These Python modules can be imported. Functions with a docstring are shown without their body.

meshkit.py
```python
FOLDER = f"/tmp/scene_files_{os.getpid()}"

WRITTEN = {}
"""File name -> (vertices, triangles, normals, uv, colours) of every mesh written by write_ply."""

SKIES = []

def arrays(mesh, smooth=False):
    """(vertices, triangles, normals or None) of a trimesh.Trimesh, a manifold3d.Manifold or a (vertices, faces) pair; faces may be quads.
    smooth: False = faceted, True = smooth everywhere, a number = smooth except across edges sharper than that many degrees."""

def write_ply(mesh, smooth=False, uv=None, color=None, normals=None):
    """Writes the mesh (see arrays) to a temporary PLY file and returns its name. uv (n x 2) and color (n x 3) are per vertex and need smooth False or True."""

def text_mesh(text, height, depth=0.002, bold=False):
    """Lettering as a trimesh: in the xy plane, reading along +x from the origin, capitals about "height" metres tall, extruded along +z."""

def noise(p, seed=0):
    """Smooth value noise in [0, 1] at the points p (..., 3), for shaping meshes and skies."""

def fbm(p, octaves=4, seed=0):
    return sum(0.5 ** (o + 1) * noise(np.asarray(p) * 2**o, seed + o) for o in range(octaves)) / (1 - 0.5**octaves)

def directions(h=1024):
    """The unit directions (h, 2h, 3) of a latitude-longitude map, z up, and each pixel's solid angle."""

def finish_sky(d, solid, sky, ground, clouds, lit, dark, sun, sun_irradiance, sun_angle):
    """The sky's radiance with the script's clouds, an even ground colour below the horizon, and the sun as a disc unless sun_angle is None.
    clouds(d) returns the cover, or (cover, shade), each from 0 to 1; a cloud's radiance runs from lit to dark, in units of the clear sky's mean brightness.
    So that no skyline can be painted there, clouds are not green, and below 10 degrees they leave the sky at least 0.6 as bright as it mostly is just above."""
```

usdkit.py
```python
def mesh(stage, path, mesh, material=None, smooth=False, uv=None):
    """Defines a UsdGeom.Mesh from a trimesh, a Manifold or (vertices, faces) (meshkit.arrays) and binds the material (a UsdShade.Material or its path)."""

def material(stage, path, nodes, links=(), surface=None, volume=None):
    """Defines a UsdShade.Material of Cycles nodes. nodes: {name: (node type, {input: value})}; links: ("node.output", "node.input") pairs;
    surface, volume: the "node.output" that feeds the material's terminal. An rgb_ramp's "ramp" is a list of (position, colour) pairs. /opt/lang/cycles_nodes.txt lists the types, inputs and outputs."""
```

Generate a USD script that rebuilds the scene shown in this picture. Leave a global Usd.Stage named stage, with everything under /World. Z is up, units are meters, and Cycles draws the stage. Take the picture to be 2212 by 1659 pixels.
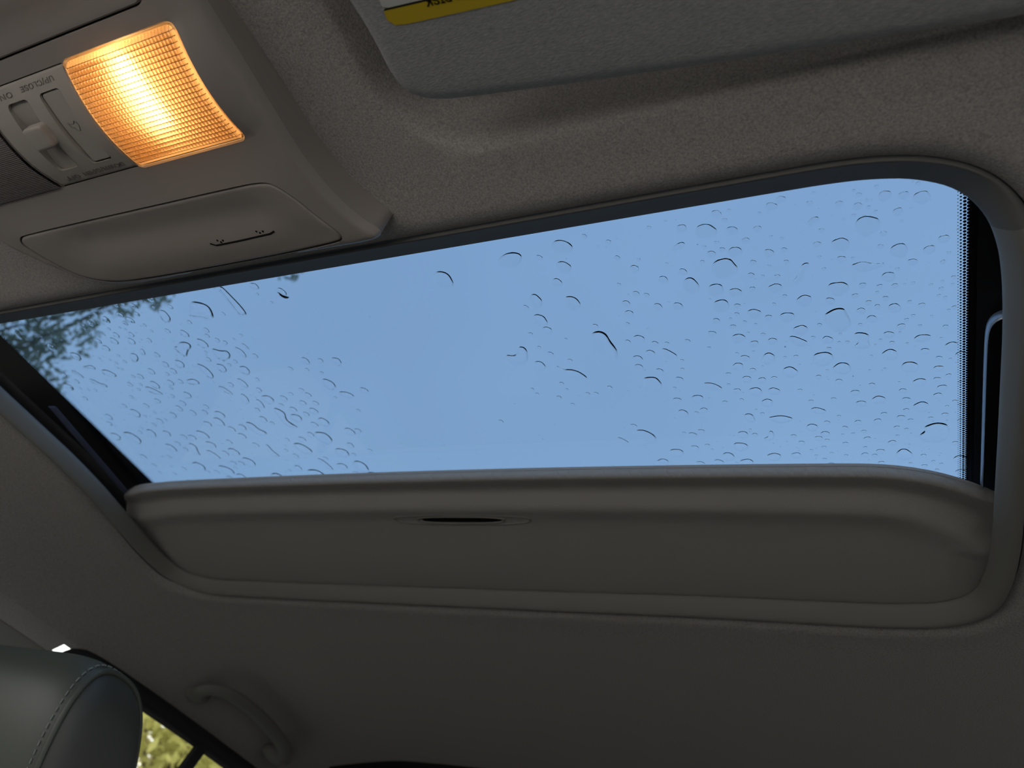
import math
import numpy as np, trimesh, shapely, shapely.affinity, usdkit, meshkit
from shapely.geometry import Polygon, LineString, Point, box
from scipy.spatial import Delaunay, cKDTree
from scipy.interpolate import PchipInterpolator
from pxr import Usd, UsdGeom, UsdLux, UsdShade, Gf, Sdf

stage = Usd.Stage.CreateInMemory()
UsdGeom.SetStageUpAxis(stage, "Z")
UsdGeom.SetStageMetersPerUnit(stage, 1.0)
UsdGeom.Xform.Define(stage, "/World")
mat = lambda name, nodes, links=(), surface="p.BSDF": usdkit.material(stage, "/World/Looks/" + name, nodes, links, surface)

# ------------------------------------------------------------------ camera, sky, exposure
# x: towards the driver's side of the car, y: towards the rear, z: up. The phone is held Z0 above the road.
Z0 = 1.2
RIGHT, DOWN, AHEAD = np.array([[0.89983, 0.35365, 0.25542], [-0.0708, 0.69613, -0.71442], [-0.43046, 0.62477, 0.65143]])
cam = UsdGeom.Camera.Define(stage, "/World/camera")
m = Gf.Matrix4d(*RIGHT, 0, *(-DOWN), 0, *(-AHEAD), 0, 0, 0, Z0, 1)
UsdGeom.Xformable(cam).AddTransformOp().Set(m)
cam.CreateFocalLengthAttr(6.8)
cam.CreateHorizontalApertureAttr(6.8 * 2212 / 1705)
cam.CreateFStopAttr(2.7)
cam.CreateFocusDistanceAttr(0.47)
cam.CreateClippingRangeAttr(Gf.Vec2f(0.02, 500))
cam.CreateExposureAttr(0.0)

SKY_STRENGTH = 2.7
mat("sky_look", {"tc": ("texture_coordinate", {}), "sep": ("separate_xyz", {}),
    "n": ("noise_texture", {"scale": 1.3, "detail": 3}),
    "r": ("rgb_ramp", {"ramp": [(0, (1.02, .98, .92)), (.25, (1.02, 1.01, .98)), (1, (.95, .97, 1.0))]}),
    "c": ("rgb_ramp", {"ramp": [(.3, (.88, .89, .91)), (.7, (1.08, 1.07, 1.05))]}),
    "x": ("mix", {"mix_type": "multiply", "fac": 1.0}),
    "b": ("background_shader", {"strength": SKY_STRENGTH})},
    [("tc.generated", "sep.vector"), ("tc.generated", "n.vector"), ("sep.z", "r.fac"), ("n.fac", "c.fac"), ("r.color", "x.color1"), ("c.color", "x.color2"), ("x.color", "b.color")],
    surface="b.background")
dome = UsdLux.DomeLight.Define(stage, "/World/sky")
UsdShade.MaterialBindingAPI.Apply(dome.GetPrim()).Bind(UsdShade.Material.Get(stage, "/World/Looks/sky_look"))

# ------------------------------------------------------------------ materials
def fabric(name, a, b, scale, strength, dist, rough=.95, streak=None):
    vec = {"vec": ("mapping", {"scale": streak})} if streak else {}
    src = "vec.vector" if streak else "tc.object"
    links = ([("tc.object", "vec.vector")] if streak else []) + [(src, "n.vector"), (src, "n2.vector"), ("n.fac", "r.fac"), ("r.color", "p.base_color"), ("n2.fac", "bm.height"), ("bm.normal", "p.normal")]
    mat(name, {"tc": ("texture_coordinate", {}), **vec, "n": ("noise_texture", {"scale": scale, "detail": 4, "roughness": .7}),
        "n2": ("noise_texture", {"scale": scale * 1.3, "detail": 3, "roughness": .6}), "r": ("rgb_ramp", {"ramp": [(.3, a), (.7, b)]}),
        "bm": ("bump", {"strength": strength, "distance": dist}), "p": ("principled_bsdf", {"roughness": rough, "specular_ior_level": .15, "sheen_weight": .15})}, links)

def plain(name, color, rough=.5, spec=.5, metal=0.0, bump=None, **kw):
    nodes = {"p": ("principled_bsdf", {"base_color": color, "roughness": rough, "specular_ior_level": spec, "metallic": metal, **kw})}
    links = []
    if bump:
        nodes |= {"tc": ("texture_coordinate", {}), "n": ("noise_texture", {"scale": bump[0], "detail": 3}), "bm": ("bump", {"strength": bump[1], "distance": bump[2]})}
        links = [("tc.object", "n.vector"), ("n.fac", "bm.height"), ("bm.normal", "p.normal")]
    mat(name, nodes, links)

fabric("headliner_fabric", (.255, .244, .237), (.51, .488, .476), 800, .7, .0006)
fabric("visor_fabric", (.30, .31, .32), (.56, .57, .59), 1000, .6, .0007, streak=(.35, 1.6, 1))
fabric("shade_fabric", (.32, .313, .30), (.37, .362, .347), 1300, .3, .0003)
plain("bead_shaded", (.165, .165, .16), .75, .12, bump=(1500, .15, .0002))  # bead plastic darkened, shade on the front run put into its colour
plain("trim_plastic", (.25, .245, .232), .7, .2, bump=(1500, .15, .0002))
plain("console_plastic", (.32, .29, .275), .55, .4, bump=(1800, .25, .0002))
plain("switch_plastic", (.42, .39, .36), .5, .4, bump=(1800, .2, .0002))
plain("gap_black", (.01, .01, .01), .8, .2)
plain("frame_black", (.012, .012, .015), .5, .4)
plain("rubber_black", (.02, .021, .023), .6, .35)
plain("frit_black", (.006, .006, .008), .35, .4)
plain("rail_metal", (.35, .40, .48), .35, .5, metal=.7)
plain("rail_dark", (.10, .125, .22), .5, .4)
plain("cabin_black", (.012, .012, .014), .7, .2)
plain("cabin_dark", (.05, .05, .05), .8, .3)
plain("cabin_trim", (.07, .065, .06), .8, .3)
plain("leather", (.036, .041, .033), .42, .4, bump=(500, .12, .0004))
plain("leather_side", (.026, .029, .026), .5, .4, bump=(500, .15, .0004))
plain("thread", (.17, .18, .17), .8, .2)
plain("label_yellow", (.72, .52, .03), .5, .3)
plain("label_white", (.72, .74, .72), .5, .3)
plain("print_black", (.015, .014, .014), .6, .2)
plain("bark", (.10, .075, .05), .9, .2, bump=(20, .6, .02))
plain("asphalt", (.05, .05, .045), .9, .3)
plain("dash_bounce", (.72, .665, .60), .7, .3)
plain("hood_bounce", (.62, .58, .52), .35, .5)
plain("car_paint", (.05, .05, .055), .3, .5)
plain("debris_brown", (.03, .03, .02), .8, .2)
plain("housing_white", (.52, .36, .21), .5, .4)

def glass(name, tint, reflect=1.0):
    mat(name, {"t": ("transparent_bsdf", {"color": tint}), "g": ("glossy_bsdf", {"color": (reflect,) * 3, "roughness": .0}), "f": ("fresnel", {"IOR": 1.45}), "m": ("mix_closure", {})},
        [("f.fac", "m.fac"), ("t.BSDF", "m.closure1"), ("g.BSDF", "m.closure2")], surface="m.closure")
glass("tinted_glass", (.0845, .148, .245))
glass("side_glass", (.86, .90, .88))
mat("water", {"p": ("principled_bsdf", {"base_color": (1, 1, 1), "roughness": 0.0, "ior": 1.33, "transmission_weight": 1.0})})
mat("lens_amber", {"t": ("translucent_bsdf", {"color": (.90, .74, .52)}), "c": ("refraction_bsdf", {"color": (.95, .86, .70), "roughness": .55, "IOR": 1.35}), "g": ("glossy_bsdf", {"color": (.9, .9, .9), "roughness": .15}), "f": ("fresnel", {"IOR": 1.45}), "m": ("mix_closure", {"fac": .14}), "m2": ("mix_closure", {})},
    [("t.BSDF", "m.closure1"), ("c.BSDF", "m.closure2"), ("f.fac", "m2.fac"), ("m.closure", "m2.closure1"), ("g.BSDF", "m2.closure2")], surface="m2.closure")
mat("lens_dark_line", {"t": ("translucent_bsdf", {"color": (.50, .30, .13)}), "d": ("diffuse_bsdf", {"color": (.35, .20, .09)}), "m": ("mix_closure", {"fac": .5})}, [("t.BSDF", "m.closure1"), ("d.BSDF", "m.closure2")], surface="m.closure")
mat("bulb_glow", {"e": ("emission", {"color": (1.0, .60, .25), "strength": 26.0})}, surface="e.emission")
def leaves(name, a, b):
    mat(name, {"o": ("geometry", {}), "r": ("rgb_ramp", {"ramp": [(0, a), (1, b)]}), "d": ("diffuse_bsdf", {}), "t": ("translucent_bsdf", {}), "m": ("mix_closure", {"fac": .4})},
        [("o.random_per_island", "r.fac"), ("r.color", "d.color"), ("r.color", "t.color"), ("d.BSDF", "m.closure1"), ("t.BSDF", "m.closure2")], surface="m.closure")
leaves("leaf_dark", (.28, .31, .23), (.54, .57, .45))
leaves("leaf_bright", (.42, .40, .14), (.92, .90, .58))
leaves("leaf_olive", (.32, .27, .16), (.82, .74, .55))

# ------------------------------------------------------------------ prim helpers
made = {}
def numbered(path):
    n = made.get(path, -1) + 1
    made[path] = n
    return path if n == 0 else f"{path}_{n:03d}"
def tag(prim, label=None, category=None, group=None, kind=None):
    for k, v in (("label", label), ("category", category), ("group", group), ("kind", kind)):
        if v:
            prim.SetCustomDataByKey(k, v)
    return prim
def thing(name, label, category, group=None, kind=None):
    return tag(UsdGeom.Xform.Define(stage, numbered("/World/" + name)).GetPrim(), label, category, group, kind)
def put(name, mesh, material, parent=None, smooth=35, **kw):
    """mesh in car coordinates with heights counted from the phone; lifted by Z0 here."""
    if isinstance(mesh, list):
        mesh = trimesh.util.concatenate([as_tm(q) for q in mesh])
    mesh = as_tm(mesh).copy()
    mesh.apply_translation([0, 0, Z0])
    base = str(parent.GetPath()) if parent else "/World"
    p = usdkit.mesh(stage, numbered(base + "/" + name), mesh, "/World/Looks/" + material, smooth).GetPrim()
    return tag(p, **kw)
def as_tm(q):
    if isinstance(q, trimesh.Trimesh):
        return q
    if isinstance(q, tuple):
        v, f, _ = meshkit.arrays(q)
        return trimesh.Trimesh(v, f, process=False)
    v, f, _ = meshkit.arrays(q)
    return trimesh.Trimesh(v, f, process=False)

# ------------------------------------------------------------------ shape helpers
def resample(p, h, closed=True):
    p = np.asarray(p, float)
    if closed:
        p = np.vstack([p, p[:1]])
    s = np.r_[0, np.cumsum(np.linalg.norm(np.diff(p, axis=0), axis=1))]
    n = max(3, int(round(s[-1] / h)))
    t = np.linspace(0, s[-1], n + 1)
    q = np.stack([np.interp(t, s, p[:, k]) for k in range(p.shape[1])], 1)
    return q[:-1] if closed else q
def chaikin(p, n=2, closed=True):
    p = np.asarray(p, float)
    for _ in range(n):
        q = np.roll(p, -1, 0) if closed else p[1:]
        a = p if closed else p[:-1]
        r = np.empty((2 * len(a), p.shape[1]))
        r[0::2], r[1::2] = .75 * a + .25 * q, .25 * a + .75 * q
        p = r if closed else np.vstack([p[:1], r, p[-1:]])
    return p
def rrect(x0, y0, x1, y1, radii, n=14):
    """rounded rectangle, counter-clockwise from (x1,y0); radii for corners (x1,y0),(x1,y1),(x0,y1),(x0,y0)"""
    out = []
    for (cx, cy, sx, sy, a0), r in zip(((x1, y0, -1, 1, -90), (x1, y1, -1, -1, 0), (x0, y1, 1, -1, 90), (x0, y0, 1, 1, 180)), radii):
        for a in np.radians(np.linspace(a0, a0 + 90, n)):
            out.append((cx + sx * r + r * math.cos(a), cy + sy * r + r * math.sin(a)))
    return np.array(out)
def boundary_distance(poly, pts):
    b = poly.boundary
    return shapely.distance(b, shapely.points(pts))
def patch(poly, zf, h, extra=None, up=False, near=None, skip=None):
    """height field z = zf(x, y) over a shapely polygon; near: (step, width) for finer points along the boundary; faces down unless up"""
    parts = list(getattr(poly, "geoms", [poly]))
    meshes = []
    for pg in parts:
        hb = near[0] if near else h
        rings = [resample(np.array(r.coords)[:-1], hb) for r in [pg.exterior, *pg.interiors]]
        pg = Polygon(rings[0], rings[1:])
        pts = [*rings]
        x0, y0, x1, y1 = pg.bounds
        gx, gy = np.meshgrid(np.arange(x0, x1 + h, h), np.arange(y0, y1 + h, h * .87))
        gx[1::2] += h / 2
        g = np.c_[gx.ravel(), gy.ravel()]
        g = g[shapely.contains_xy(pg, g[:, 0], g[:, 1])]
        if len(g):
            d = boundary_distance(pg, g)
            g = g[d > (near[1] if near else h * .55)]
            pts.append(g if skip is None else g[~skip(g)])
        if near:
            w = hb * .9
            step = hb
            while w < near[1]:
                inner = pg.buffer(-w)
                for q in getattr(inner, "geoms", [inner]):
                    if not q.is_empty:
                        for r in [q.exterior, *q.interiors]:
                            pts.append(resample(np.array(r.coords)[:-1], step * 1.1))
                step *= 1.25
                w += step * .9
        if extra is not None and len(extra):
            e = np.asarray(extra)
            e = e[shapely.contains_xy(pg, e[:, 0], e[:, 1])]
            pts.append(e)
        v = np.vstack(pts)
        v = v[np.unique(np.round(v, 6), axis=0, return_index=True)[1]]
        t = Delaunay(v).simplices
        c = v[t].mean(1)
        t = t[shapely.contains_xy(pg, c[:, 0], c[:, 1])]
        a, b, c = v[t[:, 0]], v[t[:, 1]], v[t[:, 2]]
        cr = (b[:, 0] - a[:, 0]) * (c[:, 1] - a[:, 1]) - (b[:, 1] - a[:, 1]) * (c[:, 0] - a[:, 0])
        t = t[np.abs(cr) > 1e-12]
        cr = cr[np.abs(cr) > 1e-12]
        flip = (cr > 0) != up
        t[flip] = t[flip][:, ::-1]
        meshes.append(trimesh.Trimesh(np.c_[v, zf(v[:, 0], v[:, 1])], t, process=False))
    return trimesh.util.concatenate(meshes)
def wall_strip(ring, za, zb, closed=True):
    """vertical strip along a plan curve between heights za and zb (numbers or arrays)"""
    ring = np.asarray(ring)
    n = len(ring)
    a, b = np.c_[ring, np.broadcast_to(za, n)], np.c_[ring, np.broadcast_to(zb, n)]
    i = np.arange(n if closed else n - 1)
    j = (i + 1) % n
    f = np.r_[np.c_[i, j, j + n], np.c_[i, j + n, i + n]]
    return trimesh.Trimesh(np.vstack([a, b]), f, process=False)
def loft(rows, closed_v=False, closed_u=False):
    """grid mesh of rows of 3-D points"""
    g = np.asarray(rows, float)
    R, C = g.shape[:2]
    i = np.arange(R if closed_u else R - 1)[:, None]
    j = np.arange(C if closed_v else C - 1)[None]
    a, b, c, d = i * C + j, i * C + (j + 1) % C, ((i + 1) % R) * C + (j + 1) % C, ((i + 1) % R) * C + j
    f = np.r_[np.stack([a, b, c], -1).reshape(-1, 3), np.stack([a, c, d], -1).reshape(-1, 3)]
    return trimesh.Trimesh(g.reshape(-1, 3), f, process=False)
def tube(path, rx, ry=None, up=(0, 0, 1), n=12, closed=False, cap=True, taper=None):
    p = np.asarray(path, float)
    ry = rx if ry is None else ry
    t = np.roll(p, -1, 0) - np.roll(p, 1, 0) if closed else np.gradient(p, axis=0)
    t /= np.linalg.norm(t, axis=1, keepdims=True)
    up = np.broadcast_to(np.asarray(up, float), p.shape)
    s = np.cross(t, up); s /= np.linalg.norm(s, axis=1, keepdims=True)
    u = np.cross(s, t)
    a = np.linspace(0, 2 * np.pi, n, endpoint=False)
    k = np.ones(len(p)) if taper is None else np.asarray(taper)
    rows = p[:, None] + k[:, None, None] * (np.cos(a)[None, :, None] * rx * s[:, None] + np.sin(a)[None, :, None] * ry * u[:, None])
    m = loft(rows, closed_v=True, closed_u=closed)
    if cap and not closed:
        N = len(m.vertices)
        v = np.vstack([m.vertices, p[:1], p[-1:]])
        i = np.arange(n); j = (i + 1) % n
        L = (len(p) - 1) * n
        f = np.vstack([m.faces, np.c_[i, np.full(n, N), j], np.c_[L + i, L + j, np.full(n, N + 1)]])
        m = trimesh.Trimesh(v, f, process=False)
    return m
def bx(x0, x1, y0, y1, z0, z1):
    m = trimesh.creation.box([x1 - x0, y1 - y0, z1 - z0])
    m.apply_translation([(x0 + x1) / 2, (y0 + y1) / 2, (z0 + z1) / 2])
    return m
def smoothstep(t):
    t = np.clip(t, 0, 1)
    return t * t * (3 - 2 * t)
def sd_rrect(x, y, cx, cy, hx, hy, r):
    qx, qy = np.abs(x - cx) - hx + r, np.abs(y - cy) - hy + r
    return np.hypot(np.maximum(qx, 0), np.maximum(qy, 0)) + np.minimum(np.maximum(qx, qy), 0) - r

# ------------------------------------------------------------------ roof lining (ceiling), sunroof trim, glass
INNER = chaikin(resample(np.array([(-.700, .2295), (-.022, .2285), (.003, .2300), (.022, .2345), (.040, .2455), (.049, .262), (.054, .285), (.056, .328), (.056, .420), (.0555, .530), (.053, .566),
    (.047, .596), (.028, .617), (-.019, .622), (-.164, .622), (-.345, .627), (-.639, .633), (-.745, .634), (-.775, .631), (-.792, .612), (-.793, .585), (-.788, .55), (-.777, .50), (-.766, .45), (-.760, .40), (-.758, .29), (-.754, .258), (-.738, .238)]), .02), 2)
INNER = resample(INNER, .004)
OPEN = Polygon(INNER)
W_TRIM = .0165
OUTER = OPEN.buffer(W_TRIM + .0008, quad_segs=16)

def lining_height(x, y):
    """height of the lining above the phone, without the roll at the sunroof opening"""
    z = np.full(np.shape(x), .35)
    z = z - .075 * np.clip((-.72 - x) / .235, 0, None) ** 2.5 - .075 * np.clip((x - .11) / .2, 0, None) ** 2.5
    z = z - .6 * np.clip(.16 - y, 0, None) ** 2
    z = z + .027 * smoothstep(-(sd_rrect(x, y, .13, -.06, .356, .226, .05) - .002) / .017)          # pocket for the sun visor
    return z
def lining(x, y):
    x, y = np.asarray(x, float), np.asarray(y, float)
    d = shapely.distance(OPEN, shapely.points(np.c_[x.ravel(), y.ravel()])).reshape(x.shape) - W_TRIM
    z = lining_height(x, y)
    roll = np.interp(d, [0, .003, .007, .012, .020, .035, .06], [.0050, .0022, -.0006, -.0020, -.0016, -.0003, 0])
    return z + roll
body = Polygon([(-.955, -.22), (.31, -.22), (.31, 1.75), (-.955, 1.75)])
pk = Polygon(rrect(-.224, -.2835, .250, .1635, (.003, .003, .05, .05)))
pocket_pts = np.vstack([resample(np.array(pk.buffer(-d).exterior.coords)[:-1], .004) for d in np.arange(-.004, .020, .003)])
lin = patch(body.difference(OUTER), lining, .016, near=(.0022, .03), extra=pocket_pts)
edge = np.c_[np.full(160, -.955), np.linspace(-.22, 1.75, 160)]
drop = wall_strip(edge, lining_height(edge[:, 0], edge[:, 1]), np.where(edge[:, 1] < .64, .252, .268), closed=False)
put("ceiling", [lin, drop], "headliner_fabric", smooth=50, label="grey-brown fabric headliner of the car around the sunroof opening", category="headliner", kind="structure")

def offsets(ring, d):
    t = np.roll(ring, -1, 0) - np.roll(ring, 1, 0)
    n = np.c_[t[:, 1], -t[:, 0]] / np.linalg.norm(t, axis=1)[:, None]
    return ring + n * d
prof = [(.0014, .3625), (.0004, .3614), (0, .3600), (.0006, .3578), (.0018, .3556), (.004, .3526), (.0065, .3498), (.009, .3478), (.0115, .3470), (.0138, .3478), (.0155, .3500), (.0164, .3540), (.0167, .3580)]
ramp = [.3640, .3632, .3622, .3618, .3610, .3596, .3580, .3563, .3546, .3530, .3516, .3522, .3580]
tan = np.roll(INNER, -1, 0) - np.roll(INNER, 1, 0)
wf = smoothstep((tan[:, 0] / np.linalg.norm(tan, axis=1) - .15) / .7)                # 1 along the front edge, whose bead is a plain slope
t1 = loft([np.c_[offsets(INNER, d), z + (r - z) * wf] for (d, z), r in zip(prof, ramp)], closed_v=True)
n_ring = len(INNER)
seg = (wf > .12)  # front run of the same bead, painted darker as shade
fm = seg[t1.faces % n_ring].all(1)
tr = thing("trim_1", "rounded trim bead lining the edge of the sunroof opening", "trim", kind="structure")
side = trimesh.Trimesh(t1.vertices, t1.faces[~fm], process=False); side.remove_unreferenced_vertices()
front_run = trimesh.Trimesh(t1.vertices, t1.faces[fm], process=False); front_run.remove_unreferenced_vertices()
put("bead", side, "trim_plastic", tr, smooth=60)
put("shaded_front_bead", front_run, "bead_shaded", tr, smooth=60, label="front run of the trim bead coloured darker to stand in for shade")

ring = box(-.87, .178, .14, .82)
fr = [patch(ring.difference(box(-.835, .19, .047, .74)), lambda x, y: 0 * x + .3865, .03)]
fr += [bx(-.88, -.87, .178, .82, .36, .40), bx(.14, .15, .178, .82, .36, .40), bx(-.88, .15, .172, .178, .362, .40), bx(-.88, .15, .82, .83, .36, .40)]
rear = Polygon(chaikin(np.array([(-.885, 1.30), (-.885, 1.150), (-.875, 1.152), (-.845, 1.162), (-.80, 1.165), (-.72, 1.150), (-.629, 1.135), (-.50, 1.120), (-.30, 1.108), (-.05, 1.115), (.08, 1.15), (.10, 1.30)]), 2))
put("trim_4", [patch(rear, lambda x, y: lining_height(x, y) - .006 + .006 * np.clip(1 - boundary_distance(rear, np.c_[x, y]) / .006, 0, 1) ** 2, .02, near=(.002, .007))], "cabin_black", label="dark panel set on the rear of the headliner behind the grab handle", category="roof panel", kind="structure")
put("trim_2", fr, "frame_black", label="black cassette frame above the trim bead around the sunroof glass", category="sunroof frame", kind="structure")
roof = [bx(-1.06, -.80, -.24, 1.9, .397, .404), bx(.10, .42, -.24, 1.9, .397, .404), bx(-.80, .10, -.24, .19, .397, .404), bx(-.80, .10, .745, 1.9, .397, .404),
    bx(-1.06, -.995, -.24, 1.9, .31, .397), bx(.35, .42, -.24, 1.9, .28, .397), bx(-1.06, .42, -.26, -.235, .28, .404), bx(-1.06, .42, 1.9, 1.93, .28, .404)]
put("roof", roof, "car_paint", label="dark painted outer roof skin of the car above the headliner", category="roof", kind="structure")

GLASS = .391
win = thing("window_1", "blue-tinted sunroof glass wet with rain above the sunshade", "sunroof window", kind="structure")
pane_r = np.array(rrect(-.795, .195, .095, .742, (.04,) * 4))
put("pane", patch(Polygon(pane_r), lambda x, y: 0 * x + GLASS, .08), "tinted_glass", win, smooth=False)
border = Polygon(pane_r).difference(box(-.744, .206, .0435, .73))
put("printed_border", patch(border, lambda x, y: 0 * x + GLASS - .0008, .05), "frit_black", win, smooth=False, label="black printed band along the edge of the glass")
dots = []
def disc(x, y, r, z, n=8):
    a = np.linspace(0, 2 * np.pi, n, endpoint=False)
    v = np.r_[[[x, y, z]], np.c_[x + r * np.cos(a), y + r * np.sin(a), np.full(n, z)]]
    i = np.arange(n)
    return v, np.c_[np.zeros(n, int), 1 + (i + 1) % n, 1 + i]
V, F, nv = [], [], 0
for sx, x0 in ((1, .0435), (-1, -.744)):
    for row, (off, r, sh) in enumerate(((.0002, .00105, 0), (.0021, .00088, .5), (.0039, .00055, 0), (.0052, .0003, .5))):
        for k in range(250):
            y = .208 + (k + sh) * .0021
            v, f = disc(x0 - sx * off, y, r, GLASS - .0008)
            V.append(v); F.append(f + nv); nv += len(v)
put("printed_dot", (np.vstack(V), np.vstack(F)), "frit_black", win, smooth=False, kind="stuff", label="rows of small black dots fading from the printed band")

# guide rails in the wells beside the glass
rail_y = np.linspace(.346, .486, 14)
g = thing("guide_rail", "slim bluish metal guide rail in the dark well on the passenger side", "rail")
put("rail", tube(np.c_[np.interp(rail_y, [.335, .52], [-.752, -.787]), rail_y, np.full(14, .3800)], .0055, .0012, n=10), "rail_dark", g)
g = thing("guide_rail", "bent metal guide rail in the dark well on the driver's side", "rail")
rp = chaikin([(.064, .337), (.0575, .3385), (.0535, .342), (.0515, .349), (.0512, .37), (.0512, .42), (.0512, .488)], 3, closed=False)
put("rail", tube(np.c_[rp, np.full(len(rp), .3775)], .0013, .0035, n=8), "rail_metal", g)

# ------------------------------------------------------------------ sunshade, half open
FRONT = chaikin([(-.815, .560), (-.806, .525), (-.797, .503), (-.783, .486), (-.766, .477), (-.742, .4715), (-.717, .4695), (-.679, .467), (-.482, .463), (-.289, .462), (-.136, .464), (-.040, .4665), (-.011, .468), (.012, .473), (.031, .481), (.044, .489), (.056, .498), (.070, .510), (.080, .525)], 2, closed=False)
shade_poly = Polygon(np.vstack([FRONT, [(.080, .79), (-.815, .79)]]))
FL = LineString(np.vstack([[(-.90, .489), (-.80, .4775)], FRONT[FRONT[:, 0] > -.760]]))
sh = PchipInterpolator([0, .0008, .002, .004, .006, .012, .024, .0265, .032, .039, .042, .052, .064, .08, 1], [.0036, .0012, .0000, -.0006, -.0003, .0014, .0044, .0042, .0010, -.0034, -.0037, -.0018, .0004, .0010, .0010])
def edge_round(poly, x, y, r=.0016):
    q = np.clip(1 - boundary_distance(poly, np.c_[x, y]) / r, 0, 1)
    return r * (1 - np.sqrt(1 - q * q))
def shade_z(x, y):
    d = shapely.distance(FL, shapely.points(np.c_[x, y]))
    return .3722 + 1.25 * sh(d) + 1.2 * edge_round(shade_poly, x, y, .003) - .0105 * smoothstep((y - .50) / .12)
ex = []
for d in [.0008, .0014, .002, .003, .004, .005, *np.arange(.0065, .09, .0022)]:
    q = FL.parallel_offset(d, "left") if shade_poly.contains(Point(FL.parallel_offset(d, "left").interpolate(.5, normalized=True))) else FL.parallel_offset(d, "right")
    ex.append(resample(np.array(q.coords), .003 if d < .006 else .0045, closed=False))
SLOT = (-.364, .5225)
slot_hole = Polygon(np.array([(SLOT[0] + .044 * math.copysign(abs(math.cos(a)) ** .6, math.cos(a)), SLOT[1] + .0047 * math.copysign(abs(math.sin(a)) ** .8, math.sin(a))) for a in np.linspace(0, 2 * np.pi, 48, endpoint=False)]))
shade = thing("sunshade", "half-open fabric-covered sliding sunshade panel below the sunroof glass", "sunshade")
sp = patch(shade_poly.difference(slot_hole), shade_z, .010, extra=np.vstack(ex), near=None, skip=lambda g: shapely.distance(FL, shapely.points(g)) < .095)
back = patch(shade_poly.buffer(-.002), lambda x, y: 0 * x + .3785, .05, up=True)
put("panel", [sp, back, wall_strip(resample(np.array(shade_poly.exterior.coords)[:-1], .005), .378, .3785)], "shade_fabric", shade, smooth=60)
ho = np.array(slot_hole.exterior.coords)[:-1]
hz = shade_z(ho[:, 0], ho[:, 1])
cup = loft([np.c_[ho, hz], np.c_[ho, hz + .004], np.c_[(ho - SLOT) * .9 + SLOT, hz + .0062], np.c_[(ho - SLOT) * 0 + SLOT, np.full(len(ho), .3775)]], closed_v=True)
pull = put("pull_recess", cup, "gap_black", shade, label="dark slot to pull the shade by")
lip = [tube(np.c_[(ho - SLOT) * [s, t] + SLOT, shade_z(*((ho - SLOT) * [s, t] + SLOT).T) - z], r, closed=True, n=8) for s, t, z, r in ((1.03, 1.25, .0003, .0009),)]
lip.append(tube(np.c_[(ho - SLOT) * [1.62, 1.75] + SLOT, shade_z(*((ho - SLOT) * [1.62, 1.75] + SLOT).T) + .0006], .0013, closed=True, n=8))
put("pull_rim", lip, "trim_plastic", shade, label="rounded rim around the pull slot")

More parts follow.
